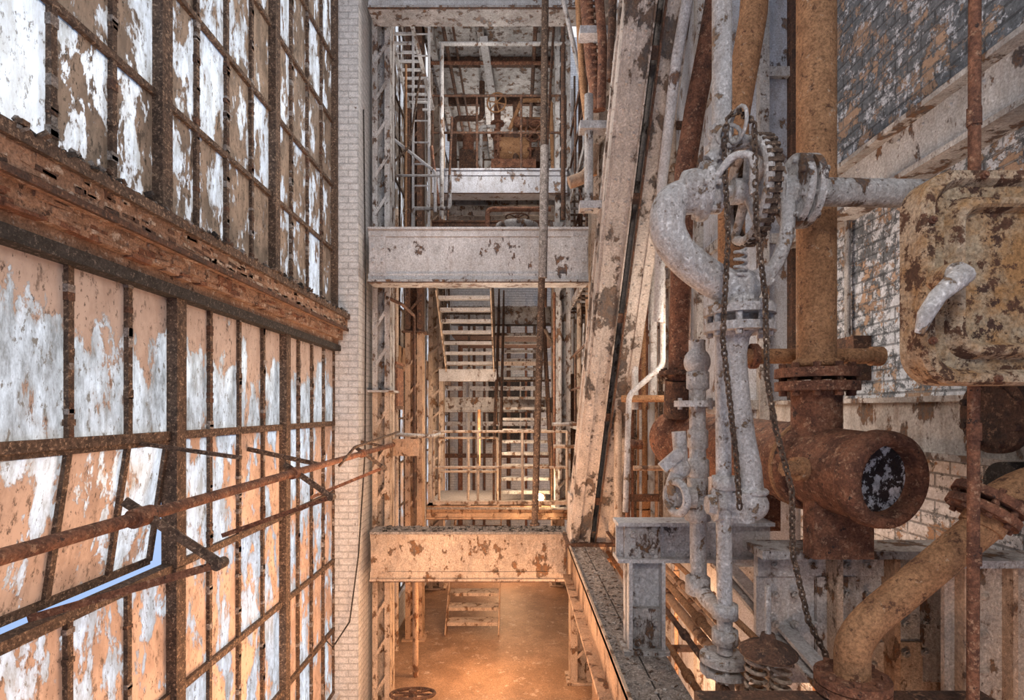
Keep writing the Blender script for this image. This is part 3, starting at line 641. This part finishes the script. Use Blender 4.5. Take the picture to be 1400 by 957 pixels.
b.tube([W(745,200,5.25),W(742,380,5.3)],.043,debris,10); b.done()
b=B('conduit_drop'); b.tube([W(760,-20,6.6),W(748,200,6.6),W(746,420,6.7)],.016,rustd,8); b.done()
b=B('lattice_ladder'); 
pA,pB=W(512,-40,6.9),W(560,150,8.6); pC,pD=W(545,-40,6.9),W(592,150,8.6)
b.bar(pA,pB,.05,.05,whiteh); b.bar(pC,pD,.05,.05,whiteh)
for i in range(16): t=i/15; b.bar(pA.lerp(pB,t),pC.lerp(pD,t),.03,.03,white)
b.done()
b=B('access_ladder')
for x in (-1.42,-1.2): b.bar((x,7.6,1.98),(x,7.6,5.8),.03,.03,white)
for i in range(12): b.cyl((-1.42,7.6,2.2+i*.3),(-1.2,7.6,2.2+i*.3),.012,white,seg=6)
b.done()
b=B('background_piping')
def bp(pts,r_,m): b.pipe([W(*p) for p in pts],r_,m,10)
bp([(868,300,4.6),(868,560,4.6)],.03,white); bp([(893,330,4.6),(893,545,4.6)],.034,pipew); bp([(880,380,5.),(880,560,5.)],.02,rusto)
bp([(906,370,4.2),(906,500,4.2),(860,540,4.2),(855,700,4.2)],.022,pipew)
bp([(845,560,4.8),(845,720,4.8)],.035,tanw); bp([(858,600,4.4),(858,715,4.4)],.02,rust)
bp([(866,362,4.5),(930,362,4.5)],.025,whiteh); bp([(850,545,4.5),(935,545,4.5)],.03,rusto)
bp([(866,640,4.3),(940,640,4.3)],.02,tan)
for i,u in enumerate((758,766,774,783,792)): bp([(u,400+i*12,8.+i*.5),(u,640+i*15,8.+i*.5)],.02+.01*(i%3),[rust,whiteh,rusto,white,rustd][i])
bp([(745,450,9.),(780,520,9.),(780,700,9.)],.03,frame_m)
bp([(755,580,7.5),(840,580,7.5)],.025,whiteh); bp([(757,610,7.2),(850,612,7.)],.025,tanw)
bp([(600,520,12.),(790,520,12.)],.03,frame_m); bp([(640,515,12.),(640,700,12.)],.04,white); bp([(655,560,10.),(655,640,10.)],.03,rusto)
bp([(590,330,7.),(590,390,7.)],.03,rust); bp([(604,60,8.),(604,300,8.)],.03,whiteh); bp([(618,160,8.4),(612,300,8.4)],.02,rustd)
bp([(600,60,8.2),(780,60,8.2)],.03,whiteh); bp([(770,20,8.2),(770,300,8.2)],.035,rustd)
bp([(590,200,7.6),(600,280,7.4)],.02,rust); bp([(525,180,7.2),(595,235,7.2),(595,290,7.2)],.02,white)
bp([(520,240,6.8),(560,200,6.8),(575,100,6.8)],.014,frame_m); bp([(530,205,7.2),(530,310,7.2)],.02,rustd)
bp([(530,240,6.9),(600,240,6.9)],.015,whiteh)
MM=[rust,whiteh,rusto,white,rustd,tanw,pipew,tan,frame_m]
for i in range(54):
    x=.98+.7*R(); y=5.0+8*R(); r_=random.choice([.015,.02,.03,.04,.06]); m=random.choice(MM)
    z0=random.choice([-3.6,-1.4,-1.4,0.]); z1=random.choice([.6,2.,3.5,6.])
    b.cyl((x,y,z0),(x,y,z1),r_,m,seg=10)
    for _ in range(3):
        z=z0+(z1-z0)*R(); b.cyl((x,y,z),(x,y,z+.08),r_*1.6,m,seg=10)
    if i%2==0:
        z=-1.2+5*R(); b.pipe([(x,y,z),(x-.05,y,z),(x-.05,y+.5+R(),z),(x-.05,y+.5+R(),z+.6)],r_*.8,random.choice(MM),8)
    if i%3==0: 
        z=-1.2+4*R(); b.wheel((x-.1,y,z),(1,-.3,0),.09,m,4,.012); b.cyl((x-.1,y,z),(x,y,z),.015,m,seg=6)
for y in (5.6,7.3,9.6,12):
    for z in (-.9,.3,1.3,2.9,4.1): b.bar((.95,y,z),(1.76,y,z),.05,.07,random.choice([whiteh,tanw,rustd]))
# far-end services across the end wall
for x in (-1.6,-1.2,-.9,-.2,.3,.55): b.cyl((x,15.6+.3*R(),FZ),(x,15.9,3.),.03+.04*R(),random.choice([rustd,rust,tanw,frame_m]),seg=10)
for z in (-2.6,-1.3,-.4,.6,1.3): b.bar((-2,15.5,z),(1.7,15.5,z),.06,.12,random.choice([rustd,tanw,whiteh]))
b.done()
b=B('window_5')
for z in (-.9,.1): 
    for i in range(4): b.box((-.8+i*.32,16.12,z),(-.52+i*.32,16.19,z+.8),soot_shade)
    b.box((-.86,16.1,z-.06),(.5,16.19,z),rustd); b.box((-.86,16.1,z+.8),(.5,16.19,z+.86),rustd)
b.done()
b=B('side_catwalk')
for z in (-.2,1.65,3.3):
    for i in range(22): y=6.6+i*.3; b.bar((.86,y,z),(1.25,y,z),.03,.03,random.choice([rustd,whiteh,frame_m]))
    for x in (.86,1.25): b.bar((x,6.5,z-.03),(x,13.2,z-.03),.03,.1,whiteh,(1,0,0))
    for h in (.5,1.0): b.tube([(.86,6.5,z+h),(.86,13.2,z+h)],.018,rustd,8)
    for i in range(6): y=6.6+i*1.3; b.tube([(.86,y,z),(.86,y,z+1)],.018,rustd,8)
b.done()
b=B('side_cabinet'); b.box((-1.9,7.4,.0),(-1.62,7.9,.62),rustd); b.box((-1.92,7.38,.62),(-1.6,7.92,.65),rust); b.box((-1.62,7.45,.05),(-1.605,7.85,.57),rust); b.cyl((-1.76,7.6,-3.6),(-1.76,7.6,0),.03,tan); b.done()
b=B('left_wall_conduits')
for (x,y,r_,m,z0,z1) in [(-1.82,7.0,.03,tan,FZ,6),(-1.8,7.2,.02,rustd,FZ,6),(-1.78,8.2,.03,tanw,FZ,3),(-1.8,9.2,.04,rust,FZ,6),(-1.7,10.,.03,whiteh,FZ,6),(-1.6,9.5,.02,rustd,FZ,1),(-1.75,12,.04,tan,FZ,4),(-1.4,7.0,.014,rusto,1.98,4.4)]:
    b.cyl((x,y,z0),(x,y,z1),r_,m,seg=10)
b.pipe([(-1.5,6.35,1.3),(-1.35,6.5,1.25),(-1.35,7.3,1.25),(-1.35,7.3,-1.3)],.02,rustd,8)
b.pipe([(-1.5,6.7,-.3),(-1.1,7.2,-.35),(-1.1,8.4,-.35)],.025,whiteh,8)
b.box((-1.5,6.5,-.55),(-1.15,6.56,-.35),tan)
b.done()
b=B('upper_pipe_cluster')
for (pts,r_,m) in [([(800,-20,4.4),(808,80,4.4),(818,150,4.4)],.05,rust),([(818,-20,4.2),(824,60,4.2),(822,150,4.2)],.035,rust),([(790,-20,4.6),(797,120,4.6),(812,240,4.7)],.03,rusto),
    ([(768,-10,4.7),(795,110,4.7),(812,235,4.7)],.02,whiteh),([(778,250,4.5),(806,240,4.5),(812,200,4.5)],.05,tan),([(805,130,4.3),(805,290,4.3)],.035,whiteh),([(838,-20,4.),(835,110,4.)],.03,rustd)]:
    b.pipe([W(*p) for p in pts],r_,m,12)
for v in (47,175,283): b.bar(W(792,v,4.3),W(832,v,4.3),.06,.12,white,(0,0,1)); 
for i in range(14): b.ring(W(806+i*.9,10*i,4.4),(0,0,1),.052,.012,rust,12,6)
b.done()
b=B('floor_handwheel'); b.wheel((-1.05,5.6,-2.9),(0,.25,1),.22,rustd,6,.018); b.cyl((-1.05,5.6,-2.9),(-1.05,5.7,FZ),.03,rustd); b.flange((-1.05,5.7,FZ+.02),(0,0,1),.14,.03,rustd,6); b.done()
b=B('floor_valve_pipe'); b.pipe([(1.0,6.6,FZ),(1.0,6.6,-2.9),(.95,9,-2.9)],.08,tan); b.pipe([(-1.35,7.4,FZ),(-1.35,7.4,-1.8)],.04,tan); b.done()
bm,nt,bs,_=newmat('lit_bulb'); bs.inputs['Emission Color'].default_value=(1,.72,.38,1); bs.inputs['Emission Strength'].default_value=60
b=B('work_lamp'); p=(.385,8.80,-1.42); b.sphere(p,.07,bm); b.cyl((p[0],p[1],-1.56),(p[0],p[1],-1.48),.03,rustd); b.ring(p,(0,0,1),.09,.004,rustd,12,5); b.ring(p,(0,1,0),.09,.004,rustd,12,5); b.done()

# ================= LIGHT
sc=bpy.context.scene
w=bpy.data.worlds.new('sky'); sc.world=w; w.use_nodes=True; nt=w.node_tree; bg=nt.nodes['Background']
tc=nt.nodes.new('ShaderNodeTexCoord'); sp=nt.nodes.new('ShaderNodeSeparateXYZ'); nt.links.new(tc.outputs['Generated'],sp.inputs[0])
g=ramp(nt,sp.outputs[2],-.3,.6); c=mix(nt,g,(.36,.52,.86),(.97,.96,.97)); nt.links.new(c,bg.inputs[0]); bg.inputs[1].default_value=1.12
def light(t,name,loc,e,col,size=.25):
    l=bpy.data.lights.new(name,t); l.energy=e; l.color=col
    if t=='SUN': l.angle=math.radians(8)
    else: l.shadow_soft_size=size
    o=bpy.data.objects.new(name,l); o.location=loc; sc.collection.objects.link(o); return o
s=light('SUN','sun',(-10,2,6),2.8,(1,.98,.96)); s.rotation_euler=V((1,.12,-.30)).to_track_quat('-Z','Y').to_euler()
WA=(1,.54,.27)
NE=(1,.94,.88)
light('POINT','unseen_warm_lamp',(-.4,7.3,-2.7),85,WA); light('POINT','unseen_warm_lamp',(-.2,12.,-2.6),120,WA)  # unseen lamps without fixtures, added for the warm light low down
light('POINT','unseen_warm_lamp',(-.7,3.6,-2.5),150,(1,.60,.35),.35); light('POINT','unseen_warm_lamp',(1.1,4.6,-2.2),110,WA)  # more unseen warm lamps, added to light the lower windows and pipework
light('POINT','unseen_warm_lamp',(-.6,4.6,-.9),95,(1,.64,.40),.3)  # unseen warm fill added in front of the pilaster
light('POINT','warm_point_light',(-.6,9.6,-.6),85,(1,.72,.48)); light('POINT','warm_point_light',(.2,13.5,.5),85,(1,.82,.64))  # unseen warm fills added to brighten the deep centre
light('POINT','warm_point_light',(1.3,3.9,.5),35,(1,.85,.7))  # unseen fill added among the right-hand pipes
light('POINT','fill_light',(-.3,7.5,4.2),85,NE); light('POINT','fill_light',(-.3,11.2,4.9),75,NE); light('POINT','fill_light',(-.2,7.4,.6),90,(1,.86,.72))  # unseen fills added to brighten the middle and upper levels
light('POINT','fill_light',(-.5,4.4,2.6),60,(1,.96,.93),.3)  # unseen fill added for the near upper part
light('POINT','fill_light',(.3,-.3,1.5),125,(1,.96,.92),.2); light('POINT','unseen_warm_lamp',(.6,.5,-2.1),120,(1,.62,.38),.35)  # added fills out of view: one behind the camera, a warm one below
light('POINT','warm_point_light',(.385,8.6,-1.2),28,(1,.7,.4),.08)
# ================= CAMERA
cd=bpy.data.cameras.new('camera'); cd.sensor_width=36; cd.lens=F/1400*36; cd.shift_x=-5/1400; cd.shift_y=81.5/1400; cd.clip_start=.05
co=bpy.data.objects.new('camera',cd); co.location=(0,0,0); co.rotation_euler=(math.pi/2,0,0); sc.collection.objects.link(co); sc.camera=co
sc.view_settings.view_transform='Standard'
